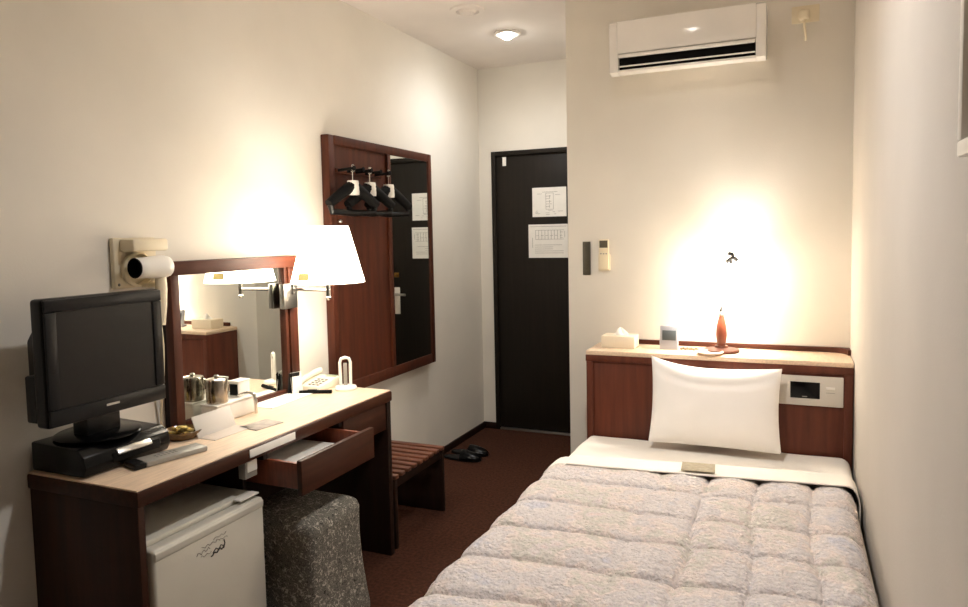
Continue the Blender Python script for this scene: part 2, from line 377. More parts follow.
# ------------------------------------------------------------------ headboard
HX, HY, HZ = 1.175, 3.016, .853
hb = thing('headboard', 'mahogany headboard cabinet with tan top shelf behind the bed', 'headboard', ((HX+W)/2, HY, 0))
obj('body', MB().box((HX, HY, 0), (W-.002, YB-.001, HZ-.022), .004), HEADW, hb)
obj('top_shelf', MB().box((HX-.002, HY-.006, HZ-.022), (W-.002, YB-.001, HZ), .006), TOP, hb)
lip = MB(); lip.box((HX+.05, YB-.014, HZ), (W-.03, YB-.001, HZ+.022), .003)
n = 10; pts = []
for k in range(n+1):
    a = math.pi/2*k/n; pts.append((W-.075+.062*math.sin(a), YB-.078+.062*math.cos(a)+.0))
poly = pts+[(W-.002, YB-.078), (W-.002, YB-.002), (W-.075, YB-.002)]
lip.prism(poly, 'z', HZ, HZ+.022); 
obj('back_lip', lip, MAHO_X, hb)
obj('edge_band', MB().box((HX-.003, HY-.008, HZ-.05), (W-.002, HY, HZ-.02), .003), HEADW, hb)
for a, c in ((HX, HX+.03), (W-.035, W-.004)): obj('stile', MB().box((a, HY-.006, .3), (c, HY, HZ-.05), .002), HEADW, hb)
cp = obj('control_panel', MB().box((1.96, HY-.010, .673), (2.212, HY, .792), .003), mat('panel_grey', (206, 200, 190), .4), hb)
obj('clock_screen', MB().box((2.020, HY-.0115, .702), (2.128, HY-.009, .768), .001), GLOSSB, cp)
obj('brand_mark', MB().box((2.064, HY-.0122, .708), (2.082, HY-.011, .711)), GREYP, cp)
obj('button', MB().box((2.15, HY-.013, .742), (2.182, HY-.009, .752), .002), WHITE, cp)
obj('dial_marks', MB().box((2.15, HY-.0107, .728), (2.182, HY-.009, .730)), GREYP, cp)

# ------------------------------------------------------------------ bed
bed = thing('bed', 'single bed against the right wall under the quilt', 'bed', (1.7, 2.0, 0))
bs = MB(); bs.box((1.19, 1.0, .06), (W-.02, HY-.01, .24), .01)
obj('base', bs, DARKW, bed)
for x in (1.24, W-.08):
    for y in (1.06, 2.92): obj('leg', MB().cyl((x, y, 0), (x, y, .06), .025), MATTEB, bed)
obj('mattress', MB().box((1.19, 1.0, .24), (W-.02, HY-.012, .462), .04, 4), MATT, bed)
BXL, BXR = 1.18, W-.012
def path(s, zt, r=.045, drop=.26, xl=BXL, xr=BXR, rdrop=.12):
    # arc length along a cross-section: left hem, up, over the top, down by the wall
    q = math.pi*r/2; Ltop = xr-xl-2*r; tot = drop+q+Ltop+q+rdrop; d = s*tot
    if d < drop: return (xl, zt-r-drop+d, -1, 0)
    d -= drop
    if d < q:
        a = d/r; return (xl+r-r*math.cos(a), zt-r+r*math.sin(a), -math.cos(a), math.sin(a))
    d -= q
    if d < Ltop: return (xl+r+d, zt, 0, 1)
    d -= Ltop
    if d < q:
        a = d/r; return (xr-r+r*math.sin(a), zt-r+r*math.cos(a), math.sin(a), math.cos(a))
    d -= q; return (xr, zt-r-d, 1, 0)
def sheet_fn(u, v):
    x, z, nx, nz = path(u, .474, .04, .2, BXL-.004, W-.012, .1); e0 = 2.462+max(0, x-1.19)*.105; y = e0+(2.995-e0)*v
    lift = .037*(1-min(1, max(0, (y-e0-.12)/.11)))**1.5
    k = noise.noise(Vector((x*2.2, y*9, 3)))*.004+noise.noise(Vector((x*7, y*5, 8)))*.0025
    k += .012*math.exp(-((v-.06)/.05)**2)*0
    k += lift if u > .2 else lift*.7
    return (x+nx*(k if nx < 0 else min(k, .004)), y, z+nz*k+.004*math.sin(v*9+x*2)*v)
sh = tag(obj('bed_sheet', MB().grid(sheet_fn, 120, 50), LINEN), 'smooth white folded sheet between the pillow and the quilt', 'sheet')
sm = sh.modifiers.new('thickness', 'SOLIDIFY'); sm.thickness = .004; sm.offset = -1
CW, RH = .164, .215
def quilt_fn(u, v):
    x, z, nx, nz = path(u, .484, .06, .27, BXL-.012, W-.036, .14)
    q = math.pi*.06/2; tot = .27+q+(W-.036-BXL+.012-.12)+q+.14; s = u*tot
    y = 1.0+(2.495+max(0, x-1.19)*.105-1.0)*v; xx = s-.364+1.228
    wob = noise.noise(Vector((s*2.5, y*2.5, 0)))*.022
    a = abs(math.sin(math.pi*(xx-1.757+wob)/CW)); c = abs(math.sin(math.pi*(y-2.403-.06*(x-2.05)+wob*1.3)/RH))
    fa = min(1, max(.12, (xx-1.38)/.35)); a_ = 1-(1-a)*fa
    puff = (a_**.45)*(c**.36)
    k = .021*puff+.006*noise.noise(Vector((s*9, y*9, 5)))*puff+.003*noise.noise(Vector((s*38, y*38, 2)))
    k -= .008*math.exp(-(math.asin(min(1, c))/math.pi*RH/.009)**2)+.005*fa*math.exp(-(math.asin(min(1, a))/math.pi*CW/.008)**2)
    e = min(1, (1-v)/.012); k *= e**.5
    if v > .97: y += .014*(a**.6)-.006; z -= .012*(1-e)
    if v > .9995: z -= .006
    return (x+nx*k, y, z+nz*k)
qm = tag(obj('quilt', MB().grid(quilt_fn, 220, 380), QUILT), 'puffy plush quilt in pale grey and pink patches covering the bed', 'quilt')
# pillow
def pillow(side):
    def fn(u, v):
        a, c = 2*u-1, 2*v-1
        wx, wz, th = .258, .172, .068
        x = a*wx*(1-.045*(1-c*c)); zz = c*wz*(1-.15*(1-a*a) if c > 0 else 1-.03*(1-a*a))
        if c > 0: zz += (.016*max(0, -a)**3-.012*max(0, a)**2)*c+(.014*max(0, a)**2 if c < 0 else 0)*(-c)
        t = th*max(0, (1-abs(a)**3.2))**.55*max(0, (1-abs(c)**2.6))**.6
        t += .006*noise.noise(Vector((a*2.2, c*2.2, side)))*(1-a*a)*(1-c*c)
        t *= 1 if side > 0 else .55
        t -= .012*math.exp(-((c-.52-.25*a*a)/.10)**2)*(1-a**4) if side > 0 else 0
        return (x, -side*t, zz)
    return fn
pm = MB(); pm.grid(pillow(1), 60, 44); pm.grid(pillow(-1), 60, 44)
bmesh.ops.remove_doubles(pm.bm, verts=pm.bm.verts[:], dist=.0004); bmesh.ops.recalc_face_normals(pm.bm, faces=pm.bm.faces[:])
pm.bm.transform(Matrix.Translation((1.732, 2.925, .668)) @ rx(-13).to_4x4())
tag(obj('pillow', pm, PILLOW, loc=(1.735, 2.915, .49)), 'white pillow standing propped against the headboard', 'pillow')
c = MB(); c.box((1.655, 2.530, .5155), (1.772, 2.625, .5175), .0005, rot=rz(5)); tag(obj('paper_card', c, BEIGECARD, loc=(1.72, 2.57, .515)), 'small beige printed card lying on the white sheet', 'card')

# ------------------------------------------------------------------ things on the headboard shelf
o = thing('tissue_box', 'white tissue box with a tissue pulled up on the headboard shelf', 'tissue box', (1.3, 3.14, HZ))
obj('box', MB().box((1.222, 3.095, HZ), (1.375, 3.195, HZ+.055), .004), mat('tissue_card', (232, 220, 198), .6), o)
def tis(u, v):
    a = u*2*math.pi; r = .022*(1-v)**.7+.002; r *= 1+.35*math.sin(3*a+v*3)
    return (1.30+r*math.cos(a)*1.3+.004*v, 3.145+r*math.sin(a)*.7, HZ+.054+.032*v*(1+.2*math.sin(2*a)))
obj('tissue', MB().grid(tis, 24, 8), PAPER, o)
o = thing('desk_clock', 'small silver clock with grey screen on the headboard shelf', 'clock', (1.52, 3.13, HZ))
TL = rx(-10); pv = (1.52, 3.12, HZ)
obj('frame', MB().box((1.480, 3.12, HZ), (1.562, 3.138, HZ+.108), .006, 3, rot=TL, piv=pv), LCDF, o)
obj('screen', MB().box((1.492, 3.118, HZ+.042), (1.552, 3.122, HZ+.086), .001, rot=TL, piv=pv), LCD, o)
obj('stand', MB().box((1.50, 3.136, HZ), (1.545, 3.18, HZ+.012), .004), LCDF, o)
# bedside lamp
LX, LY = 1.744, 3.135
bl = thing('table_lamp', 'lit table lamp with turned reddish wood stem on the headboard shelf', 'lamp', (LX, LY, HZ))
obj('base', MB().lathe([(0, 0), (.072, 0), (.076, .006), (.072, .012), (.05, .016), (.03, .02), (.026, .028), (0, .028)], (LX, LY, HZ), 40), MAHO, bl)
obj('stem', MB().lathe([(0, .026), (.016, .026), (.019, .04), (.0235, .075), (.022, .105), (.015, .14), (.011, .155), (.014, .160), (.009, .166), (0, .166)], (LX, LY, HZ)), REDW, bl)
tilt = Vector((.034, 0, .2)).normalized(); q = Vector((0, 0, 1)).rotation_difference(tilt).to_matrix(); nb = Vector((LX, LY, HZ+.165))
obj('socket', MB().lathe([(0, 0), (.013, 0), (.015, .015), (.011, .03), (.004, .034), (.003, .05), (0, .05)], nb, 20, q), WHITE, bl)
sb = nb+tilt*.05
sd = MB(); sd.lathe([(.080, 0), (.048, .168)], sb, 48, q)
obj('lamp_shade', sd, SHADE2, bl)
fi = MB(); tp = sb+tilt*.168
fi.cyl(tp, tp+tilt*.016, .005, n=10); k = tp+tilt*.022
fi.tube([k+Vector((-.020, 0, -.014)), k+Vector((-.009, 0, -.004)), k+Vector((.006, 0, .008)), k+Vector((.003, 0, .020)), k+Vector((-.014, 0, .024))], .008, 8)
fi.tube([k+Vector((.002, 0, .004)), k+Vector((.013, 0, .002)), k+Vector((.024, 0, -.008))], .008, 8)
for a in (0, 120, 240):
    e = tp+q@Vector((.048*math.cos(R(a)), .048*math.sin(R(a)), 0)); fi.tube([tp, e], .0015, 6)
obj('finial', fi, MATTEB, bl)
sw = MB(); sw.cyl((LX-.002, LY-.014, HZ+.178), (LX+.001, LY-.022, HZ+.198), .0045, n=10); obj('switch', sw, MATTEB, bl)
obj('bulb', MB().lathe([(0, 0), (.008, 0), (.02, .03), (.022, .045), (.012, .062), (0, .066)], sb+tilt*.0, 20, q), BULB, bl)
light('table_lamp_glow', 'POINT', sb+tilt*.085, P_BED, WARM, .03, bl)
o = tag(obj('saucer', MB().lathe([(0, 0), (.03, 0), (.05, .006), (.056, .012), (.053, .014), (.03, .008), (0, .006)], (1.705, 3.05, HZ), 32), TOP, loc=(1.705, 3.05, HZ)), 'small shallow tan dish before the lit bedside lamp', 'dish')
ck = MB(); rnd = random.Random(3)
for k in range(9):
    x = 1.575+.009*k; ck.lathe([(0, -.006), (.0045, -.004), (.006, 0), (.0045, .004), (0, .006)], (x, 3.13+.004*math.sin(k*2), HZ+.0062+.002*(k % 2)), 10, rx(90*(k % 2)))
tag(obj('bead_string', ck, mat('bead_tan', (150, 128, 100), .6), loc=(1.61, 3.13, HZ)), 'short row of small tan beads between the clock and lamp', 'beads')

# ------------------------------------------------------------------ hanger panel on the left wall
PY0, PY1, PZ0, PZ1 = 2.70, 3.693, .62, 1.857
hp = thing('mirror_panel', 'tall mahogany wall panel with coat pegs and a dark narrow mirror', 'wall panel', (0, (PY0+PY1)/2, PZ0))
obj('board', MB().box((.001, PY0+.01, PZ0+.01), (.036, PY1-.01, PZ1-.01)), MAHO, hp)
fr = MB(); fr.box((.001, PY0, PZ0), (.045, PY0+.045, PZ1), .004); fr.box((.001, PY1-.04, PZ0), (.05, PY1, PZ1), .004)
fr.box((.001, PY0+.045, PZ1-.045), (.05, PY1-.04, PZ1), .004); fr.box((.001, PY0+.045, PZ0), (.05, PY1-.04, PZ0+.055), .004)
fr.box((.036, 3.205, PZ0+.055), (.05, 3.235, PZ1-.045), .002)
obj('frame', fr, MAHO, hp)
obj('mirror_glass', MB().box((.03, 3.235, PZ0+.055), (.043, PY1-.04, PZ1-.045)), MIRROR, hp, smooth=False)
rail = obj('peg_rail', MB().box((.036, 2.75, 1.683), (.05, 3.15, 1.705), .003), MAHO_Y, hp)
for y in (2.765, 2.84, 2.91, 2.995, 3.08):
    p = MB(); p.cyl((.05, y, 1.694), (.135, y, 1.70), .007, n=12); p.lathe([(0, 0), (.010, .002), (.012, .008), (0, .014)], (.133, y, 1.70), 12, ry(90)); obj('peg', p, MATTEB, rail)
obj('knob', MB().lathe([(0, 0), (.006, 0), (.009, .01), (.006, .016), (0, .017)], (.036, 2.775, 1.455), 16, ry(90)), SILVER, hp)
def hanger_mesh():
    # built at the origin: hook top at z=0, shoulders along y
    arms = MB(); n = 14; pts = []; rad = []
    for k in range(-n, n+1):
        u = k/n; pts.append((.0, u*.145, -.094-.088*abs(u)**1.15)); rad.append(.028-.006*abs(u))
    arms.tube(pts, .018, 12, rad)
    return arms
def make_hanger(yc, label, idx):
    t = thing('coat_hanger', label, 'hanger', (.128, yc, 1.712), 'black coat hangers on the peg rail')
    m = hanger_mesh(); m.bm.transform(Matrix.Translation(t.location)); obj('shoulders', m, MATTEB, t)
    p = [Vector((0, 0, -.08))]; p += [Vector((0, 0, -.03))]
    for a in range(200, -30, -15): p.append(Vector((0, .018*math.cos(R(a)) if False else .016*math.cos(R(a-100)) , -.012+.016*math.sin(R(a-100)))))
    m = MB(); m.tube([v_+t.location for v_ in p], .0025, 8); obj('hook', m, CHROME, t)
    m = MB(); m.lathe([(0, -.138), (.029, -.136), (.031, -.10), (.026, -.070), (0, -.068)], t.location, 16); obj('collar', m, WHITE, t)
    m = MB(); m.tube([t.location+Vector((0, y, z)) for y, z in ((-.137, -.185), (-.13, -.215), (0, -.222), (.13, -.215), (.137, -.185))], .015, 8); obj('trouser_bar', m, BLACK, t)
    t.rotation_euler = (0, 0, R(-14)); return t
make_hanger(2.765, 'black coat hanger with white collar, nearest the desk lamp', 0)
make_hanger(2.91, 'black coat hanger with white collar, middle of the three on the pegs', 1)
make_hanger(3.08, 'black coat hanger with white collar, its arm reaching over the dark mirror', 2)

# ------------------------------------------------------------------ desk
KX, KY0, KY1, KZ = .445, 1.274, 2.545, .721
dk = thing('desk', 'long dark mahogany desk with tan top along the left wall', 'desk', (0, (KY0+KY1)/2, 0))
obj('desktop', MB().box((.001, KY0, KZ-.048), (KX, KY1, KZ-.004), .006, 2), DESKY, dk)
obj('top_surface', MB().box((.002, KY0+.004, KZ-.006), (KX-.006, KY1-.004, KZ), .002), TOP, dk)
obj('side_panel', MB().box((.001, KY0+.008, 0), (KX-.012, KY0+.03, KZ-.048), .002), DESKW, dk)
obj('side_panel', MB().box((.001, KY1-.035, 0), (KX-.006, KY1-.006, KZ-.048), .002), DARKW, dk)
obj('partition', MB().box((.001, 1.745, 0), (KX-.09, 1.762, KZ-.048), .002), DARKW, dk)
obj('back_panel', MB().box((.001, 1.77, .28), (.015, KY1-.036, KZ-.05)), DARKW, dk)
obj('apron', MB().box((KX-.03, 2.205, KZ-.165), (KX-.012, KY1-.036, KZ-.049), .002), DESKY, dk)
dw = obj('drawer', MB().box((.18, 1.785, .562), (.56, 1.797, .648), .001).box((.18, 2.163, .562), (.56, 2.175, .648), .001).box((.18, 1.797, .562), (.192, 2.163, .648), .001).box((.192, 1.797, .562), (.56, 2.163, .570)), REDW, dk)
obj('drawer_front', MB().box((.56, 1.768, .548), (.580, 2.19, .664), .003), DESKY, dw)
for a in (1.764, 2.178): obj('slide_rail', MB().box((.12, a, .652), (.43, a+.019, .673)), DARKW, dk)
ps = MB()
for k in range(4): ps.box((.235+.01*k, 1.806+.004*k, .5705+.010*k), (.55, 2.06+.02*k, .580+.010*k), .0008, rot=rz(-.5+.3*k))
tag(obj('paper_stack', ps, PAPER, loc=(.42, 1.92, .57)), 'white papers lying in the open desk drawer', 'papers')
tag(obj('label_strip', MB().box((KX, 1.685, KZ-.036), (KX+.003, 1.905, KZ-.010), .001), PAPER, loc=(KX, 1.8, KZ-.03)), 'white blank strip stuck on the front edge of the desk', 'label')
o = thing('outlet_box', 'small white outlet box under the desktop left of the drawer', 'outlet', (.42, 1.70, .63))
obj('box', MB().box((.395, 1.685, .611), (.425, 1.74, .671), .004), GREYP, o); obj('socket', MB().box((.424, 1.69, .632), (.43, 1.735, .668), .003), WHITE, o)

# ------------------------------------------------------------------ vanity mirror + wall lamp
vm = thing('vanity_mirror', 'mahogany framed mirror standing at the back of the desk', 'mirror', (.04, 2.12, KZ))
MY0, MY1, MZ = 1.755, 2.415, 1.262
obj('backing', MB().box((.002, MY0+.005, KZ), (.042, MY1-.005, MZ), .002), DARKW, vm)
obj('mirror_glass', MB().box((.040, MY0+.03, KZ+.02), (.05, 2.34, MZ-.002)), MIRROR, vm, smooth=False)
fr = MB(); fr.box((.03, MY0, KZ), (.066, MY0+.036, MZ), .003); fr.box((.03, 2.335, KZ), (.066, 2.352, MZ), .002); fr.box((.03, 2.364, KZ), (.066, MY1, MZ), .003); fr.box((.03, 2.35, KZ), (.054, 2.366, MZ)); fr.box((.03, MY0+.036, KZ), (.062, 2.336, KZ+.02), .002)
obj('frame', fr, MAHO, vm)
cr = MB(); cr.prism([(MY0-.001, MZ-.004), (MY1+.001, MZ-.004), (MY1+.014, MZ+.043), (MY0-.008, MZ+.043)], 'x', .003, .082, .002)
obj('crown', cr, MAHO_Y, vm)
SX, SY = .28, 2.345
wl = thing('wall_lamp', 'lit swing arm lamp with white cone shade fixed to the mirror frame', 'lamp', (.066, 2.36, 1.09))
obj('bracket', MB().box((.0665, 2.30, 1.085), (.092, 2.385, 1.19), .004), SILVER, wl)
a = MB(); a.tube([(.09, 2.35, 1.165), (.18, 2.349, 1.164), (SX, SY, 1.163)], .0065, 10); a.cyl((.095, 2.35, 1.145), (.095, 2.35, 1.185), .009)
obj('arm', a, CHROME, wl)
a = MB(); a.cyl((SX, SY, 1.135), (SX, SY, 1.215), .010); a.lathe([(0, -.014), (.009, -.008), (.012, 0), (.009, .006), (0, .008)], (SX, SY, 1.135), 16); obj('joint', a, CHROME, wl)
SZ0, SZ1, SR0, SR1 = 1.196, 1.424, .148, .088
sd = MB(); sd.lathe([(SR0, SZ0), (SR1, SZ1)], (SX, SY, 0), 64); so = obj('lamp_shade', sd, SHADE, wl)
a = MB()
for k in (0, 120, 240): a.tube([(SX, SY, 1.235), (SX+(SR0-.012)*math.cos(R(k)), SY+(SR0-.012)*math.sin(R(k)), 1.235)], .0018, 6)
obj('spider', a, CHROME, wl)
obj('bulb', MB().lathe([(0, 1.215), (.013, 1.22), (.014, 1.24), (.03, 1.28), (.031, 1.30), (.018, 1.325), (0, 1.33)], (SX, SY, 0), 20), BULB, wl)
YST = bpy.data.materials.new('yellow_sticker'); YST.use_nodes = True; _n = YST.node_tree; _n.nodes.remove(_n.nodes['Principled BSDF'])
_t = _n.nodes.new('ShaderNodeBsdfTranslucent'); _t.inputs[0].default_value = (.10, .08, .035, 1); _d = _n.nodes.new('ShaderNodeBsdfDiffuse'); _d.inputs[0].default_value = (.7, .6, .3, 1)
_m = _n.nodes.new('ShaderNodeMixShader'); _n.links.new(_t.outputs[0], _m.inputs[1]); _n.links.new(_d.outputs[0], _m.inputs[2]); _n.links.new(_m.outputs[0], _n.nodes['Material Output'].inputs[0])
# small sticker on the shade, facing the room
ang0 = math.atan2(0-SY, cx-SX)-R(38)
def stk(u, v):
    z = 1.212+.028*v; r = SR0+(SR1-SR0)*(z-SZ0)/(SZ1-SZ0)+.0012; a = ang0-R(15)+R(22)*u
    return (SX+r*math.cos(a), SY+r*math.sin(a), z)
obj('sticker', MB().grid(stk, 8, 2), YST, so)
light('wall_lamp_glow', 'POINT', (SX, SY, 1.30), P_DESK, WARM, .035, wl)

# ------------------------------------------------------------------ hair dryer and its wall holder
hd = thing('hair_dryer_holder', 'cream wall bracket with a jutting arm holding the hair dryer', 'holder', (0, 1.69, 1.225))
b = MB(); b.box((.001, 1.578, 1.225), (.022, 1.742, 1.39), .006); b.box((.02, 1.60, 1.345), (.085, 1.738, 1.386), .008); b.lathe([(.055, 0), (.058, .02), (.05, .028), (.046, .004)], (.02, 1.655, 1.285), 32, ry(90))
obj('bracket', b, CREAM, hd)
obj('rest', MB().box((.02, 1.66, 1.226), (.075, 1.735, 1.240), .004), CREAM, hd)
obj('screw', MB().lathe([(0, 0), (.005, 0), (.003, .003), (0, .003)], (.022, 1.592, 1.238), 10, ry(90)), INK, hd)
dy = thing('hair_dryer', 'white hair dryer with dark nozzle resting in the wall bracket', 'hair dryer', (.09, 1.7, 1.25))
ax = Matrix.Rotation(R(90), 3, 'X')
def along(y0, prof, x, z, n=28):  # lathe about the y axis, running to +y
    return MB().lathe(prof, (x, y0, z), n, rx(-90))
obj('barrel', along(1.595, [(.030, 0), (.033, .004), (.034, .03), (.037, .07), (.039, .10), (.034, .122), (.02, .134), (0, .136)], .095, 1.292), WHITE, dy)
obj('nozzle', along(1.592, [(.031, .004), (.033, 0), (.030, -.002), (.027, .03), (0, .03)], .095, 1.292), MATTEB, dy)
hh = MB(); hh.tube([(.095, 1.690, 1.265), (.097, 1.688, 1.22), (.10, 1.682, 1.16), (.098, 1.678, 1.10)], .017, 14, [.017, .019, .018, .015]); obj('handle', hh, CREAM, dy)
hh = MB(); hh.tube([(.098, 1.678, 1.102), (.09, 1.69, 1.03), (.05, 1.72, .92), (.02, 1.73, .80), (.012, 1.735, .723)], .004, 8); obj('cord', hh, CREAM, dy)

# ------------------------------------------------------------------ television and player
vp = thing('video_player', 'black video deck with a silver flap under the television', 'video player', (.13, 1.43, KZ))
b = MB(); b.prism([(.012, KZ+.004), (.225, KZ+.004), (.238, KZ+.03), (.232, KZ+.062), (.205, KZ+.082), (.012, KZ+.088)], 'y', 1.285, 1.572, .006)
obj('case', b, GLOSSB, vp)
for a in (1.31, 1.51): obj('foot', MB().box((.03, a, KZ), (.21, a+.03, KZ+.006)), MATTEB, vp)
obj('flap', MB().box((.226, 1.385, KZ+.048), (.246, 1.50, KZ+.055), .002, rot=ry(50)), SILVER, vp)
obj('slot', MB().box((.228, 1.37, KZ+.024), (.2385, 1.53, KZ+.052), .002, rot=ry(0)), MATTEB, vp)
tv = thing('television', 'black flat television on a stand at the near end of the desk', 'television', (.14, 1.4, KZ+.088))
TX = .2; TY0, TY1, TZ0, TZ1 = 1.214, 1.594, .878, 1.228
b = MB(); b.box((TX-.05, TY0, TZ0), (TX, TY1, TZ1), .010, 3); bez = obj('bezel', b, BEZEL, tv)
b = MB(); bz = .036
for lo, hi in (((TX-.004, TY0+.004, TZ1-.036), (TX+.006, TY1-.004, TZ1-.003)), ((TX-.004, TY0+.004, TZ0+.003), (TX+.006, TY1-.004, TZ0+.048)), ((TX-.004, TY0+.004, TZ0+.05), (TX+.006, TY0+.036, TZ1-.037)), ((TX-.004, TY1-.036, TZ0+.05), (TX+.006, TY1-.004, TZ1-.037))): b.box(lo, hi, .003)
obj('front_frame', b, BEZEL, tv)
obj('screen', MB().box((TX-.002, TY0+.034, TZ0+.046), (TX+.0015, TY1-.034, TZ1-.034)), SCREEN, tv)
b = MB(); b.prism([(TX-.052, TZ0+.02), (TX-.045, TZ1-.06), (TX-.075, TZ1-.07), (TX-.115, TZ1-.12), (TX-.115, TZ0+.08), (TX-.08, TZ0+.03)], 'y', TY0+.03, TY1-.03, .006); obj('back_cover', b, BLACK, tv)
obj('logo_bar', MB().box((TX+.006, 1.383, TZ0+.027), (TX+.0075, 1.425, TZ0+.033)), SILVER, tv)
obj('side_speaker', MB().box((TX-.095, TY0+.005, TZ0+.01), (TX-.045, TY0+.035, TZ0+.14), .006), BLACK, tv)
obj('neck', MB().box((.10, 1.35, KZ+.096), (.165, 1.46, TZ0+.04), .008), BLACK, tv)
obj('base', MB().lathe([(0, 0), (.115, 0), (.118, .004), (.11, .009), (.05, .014), (0, .015)], (.122, 1.415, KZ+.0885), 40), GLOSSB, tv)
rc = thing('remote_control', 'flat silver grey remote with a black end before the video deck', 'remote control', (.28, 1.5, KZ))
RT = rz(-14); pv = (.29, 1.5, KZ)
obj('body', MB().box((.256, 1.43, KZ+.001), (.324, 1.62, KZ+.017), .004, rot=RT, piv=pv), GREYP, rc)
obj('end_cap', MB().box((.255, 1.395, KZ), (.325, 1.43, KZ+.018), .005, rot=RT, piv=pv), BLACK, rc)
bt = MB()
for k in range(6):
    for j in range(2): bt.box((.279+.014*j, 1.47+.012*k, KZ+.0165), (.287+.014*j, 1.477+.012*k, KZ+.0178), .0005, rot=RT, piv=pv)
obj('buttons', bt, mat('button_grey', (110, 108, 104), .5), rc)

# ------------------------------------------------------------------ small things on the desk
bw = thing('snack_dish', 'small dark rimmed dish of yellowish wrapped sweets by the video deck', 'dish', (.155, 1.69, KZ))
obj('dish', MB().lathe([(0, 0), (.047, 0), (.060, .012), (.066, .026), (.062, .027), (.052, .012), (0, .006)], (.15, 1.695, KZ), 36), BROWNG, bw)
rnd = random.Random(11)
sn = MB()
for k in range(14):
    a = rnd.uniform(0, 6.28); r = rnd.uniform(0, .034); sn.box((.15+r*math.cos(a)-.014, 1.695+r*math.sin(a)-.009, KZ+.012+.0016*k), (.15+r*math.cos(a)+.014, 1.695+r*math.sin(a)+.009, KZ+.020+.0016*k), .003, rot=rz(rnd.uniform(0, 180)) @ rx(rnd.uniform(-15, 15)))
obj('sweets', sn, SNACK, bw)
ac2 = thing('acrylic_stand', 'frosted clear acrylic sheet leaning on the desk before the white tray', 'stand', (.24, 1.78, KZ))
A = MB(); A.box((.215, 1.70, KZ+.001), (.219, 1.87, KZ+.075), .001, rot=ry(-22), piv=(.217, 1.78, KZ)); obj('plate', A, FROST, ac2)
A = MB(); A.box((.215, 1.70, KZ), (.29, 1.87, KZ+.003), .001); obj('foot', A, FROST, ac2)
tr = thing('white_tray', 'white rectangular box tray on the desk before the mirror', 'tray', (.075, 1.95, KZ))
T = MB(); TZ = KZ+.062
T.box((.068, 1.855, KZ), (.148, 2.06, TZ), .008, 3)
obj('box', T, WHITE, tr)
lid = MB(); lid.box((.068, 1.853, TZ), (.15, 2.062, TZ+.006), .003); obj('rim', lid, WHITE, tr)
TZ += .006
pt = thing('steel_pot', 'brushed steel lidded pot standing on the white tray', 'pot', (.108, 1.898, TZ))
obj('body', MB().lathe([(0, 0), (.036, 0), (.038, .006), (.0385, .074), (.037, .081), (0, .081)], (.108, 1.898, TZ), 36), STEEL, pt)
obj('lid', MB().lathe([(.038, .0815), (.037, .087), (.02, .091), (0, .092)], (.108, 1.898, TZ), 36), CHROME, pt)
obj('knob', MB().lathe([(.008, .091), (.010, .097), (.007, .101), (0, .102)], (.108, 1.898, TZ), 16), CHROME, pt)
obj('handle', MB().tube([(.108+.036*.0, 1.898+.037, TZ+.066), (.108, 1.898+.056, TZ+.068), (.108, 1.898+.058, TZ+.03), (.108, 1.898+.037, TZ+.02)], .004, 10), CHROME, pt)
tb = thing('tea_caddy', 'small white box with a black end standing on the white tray', 'box', (.1, 2.01, TZ))
obj('box', MB().box((.080, 1.985, TZ), (.125, 2.045, TZ+.055), .003), WHITE, tb); obj('end_label', MB().box((.084, 1.9835, TZ+.006), (.122, 1.986, TZ+.049), .0005), BLACK, tb)
obj('lid', MB().box((.079, 1.983, TZ+.055), (.127, 2.047, TZ+.061), .002), WHITE, tb)
cd = MB(); cd.tube([(.120, 1.985, TZ+.008), (.140, 1.995, TZ+.016), (.158, 2.005, TZ+.018), (.172, 2.013, TZ+.010), (.177, 2.015, TZ-.015), (.178, 2.016, KZ+.005)], .0065, 10, [.004, .005, .006, .007, .0075, .006])
tag(obj('chrome_hook', cd, CHROME, loc=(.178, 2.016, KZ)), 'curved chrome arm bending down from the white tray edge', 'hook')
bk = MB(); bk.box((.02, 2.10, KZ), (.17, 2.385, KZ+.004), .001, rot=rz(3)); tag(obj('paper_sheet', bk, PAPER, loc=(.09, 2.24, KZ)), 'large white paper lying before the mirror, left of the telephone', 'paper')
g = MB(); g.box((.255, 1.845, KZ), (.345, 1.965, KZ+.003), .001, rot=rz(-8)); tag(obj('folded_leaflet', g, GREYPAPER, loc=(.3, 1.9, KZ)), 'grey folded leaflet near the front edge of the desk', 'leaflet')
tc = thing('tent_card', 'white folded tent card with a black side before the mirror frame', 'card', (.10, 2.35, KZ+.004))
Q = rz(-22); pv = (.10, 2.345, KZ)
obj('front', MB().box((.098, 2.325, KZ+.005), (.101, 2.375, KZ+.092), .0006, rot=Q @ ry(-8), piv=pv), PAPER, tc)
obj('back', MB().box((.076, 2.325, KZ+.005), (.079, 2.375, KZ+.092), .0006, rot=Q @ ry(9), piv=(.077, 2.35, KZ)), BLACK, tc)
obj('side', MB().box((.080, 2.3255, KZ+.005), (.099, 2.327, KZ+.085), .0004, rot=Q, piv=pv), MATTEB, tc)
ph = thing('telephone', 'cream desk telephone with handset under the lamp', 'telephone', (.11, 2.52, KZ))
PR = rz(-4); pv = (.12, 2.51, KZ)
PX = Matrix.Translation((-.01, -.012, 0))
b = MB(); b.prism([(2.425, KZ), (2.575, KZ), (2.575, KZ+.040), (2.56, KZ+.044), (2.43, KZ+.018)], 'x', .045, .18, .004)
b.bm.transform(PX @ Matrix.Translation(pv) @ PR.to_4x4() @ Matrix.Translation(-Vector(pv))); obj('base', b, PHONEW, ph)
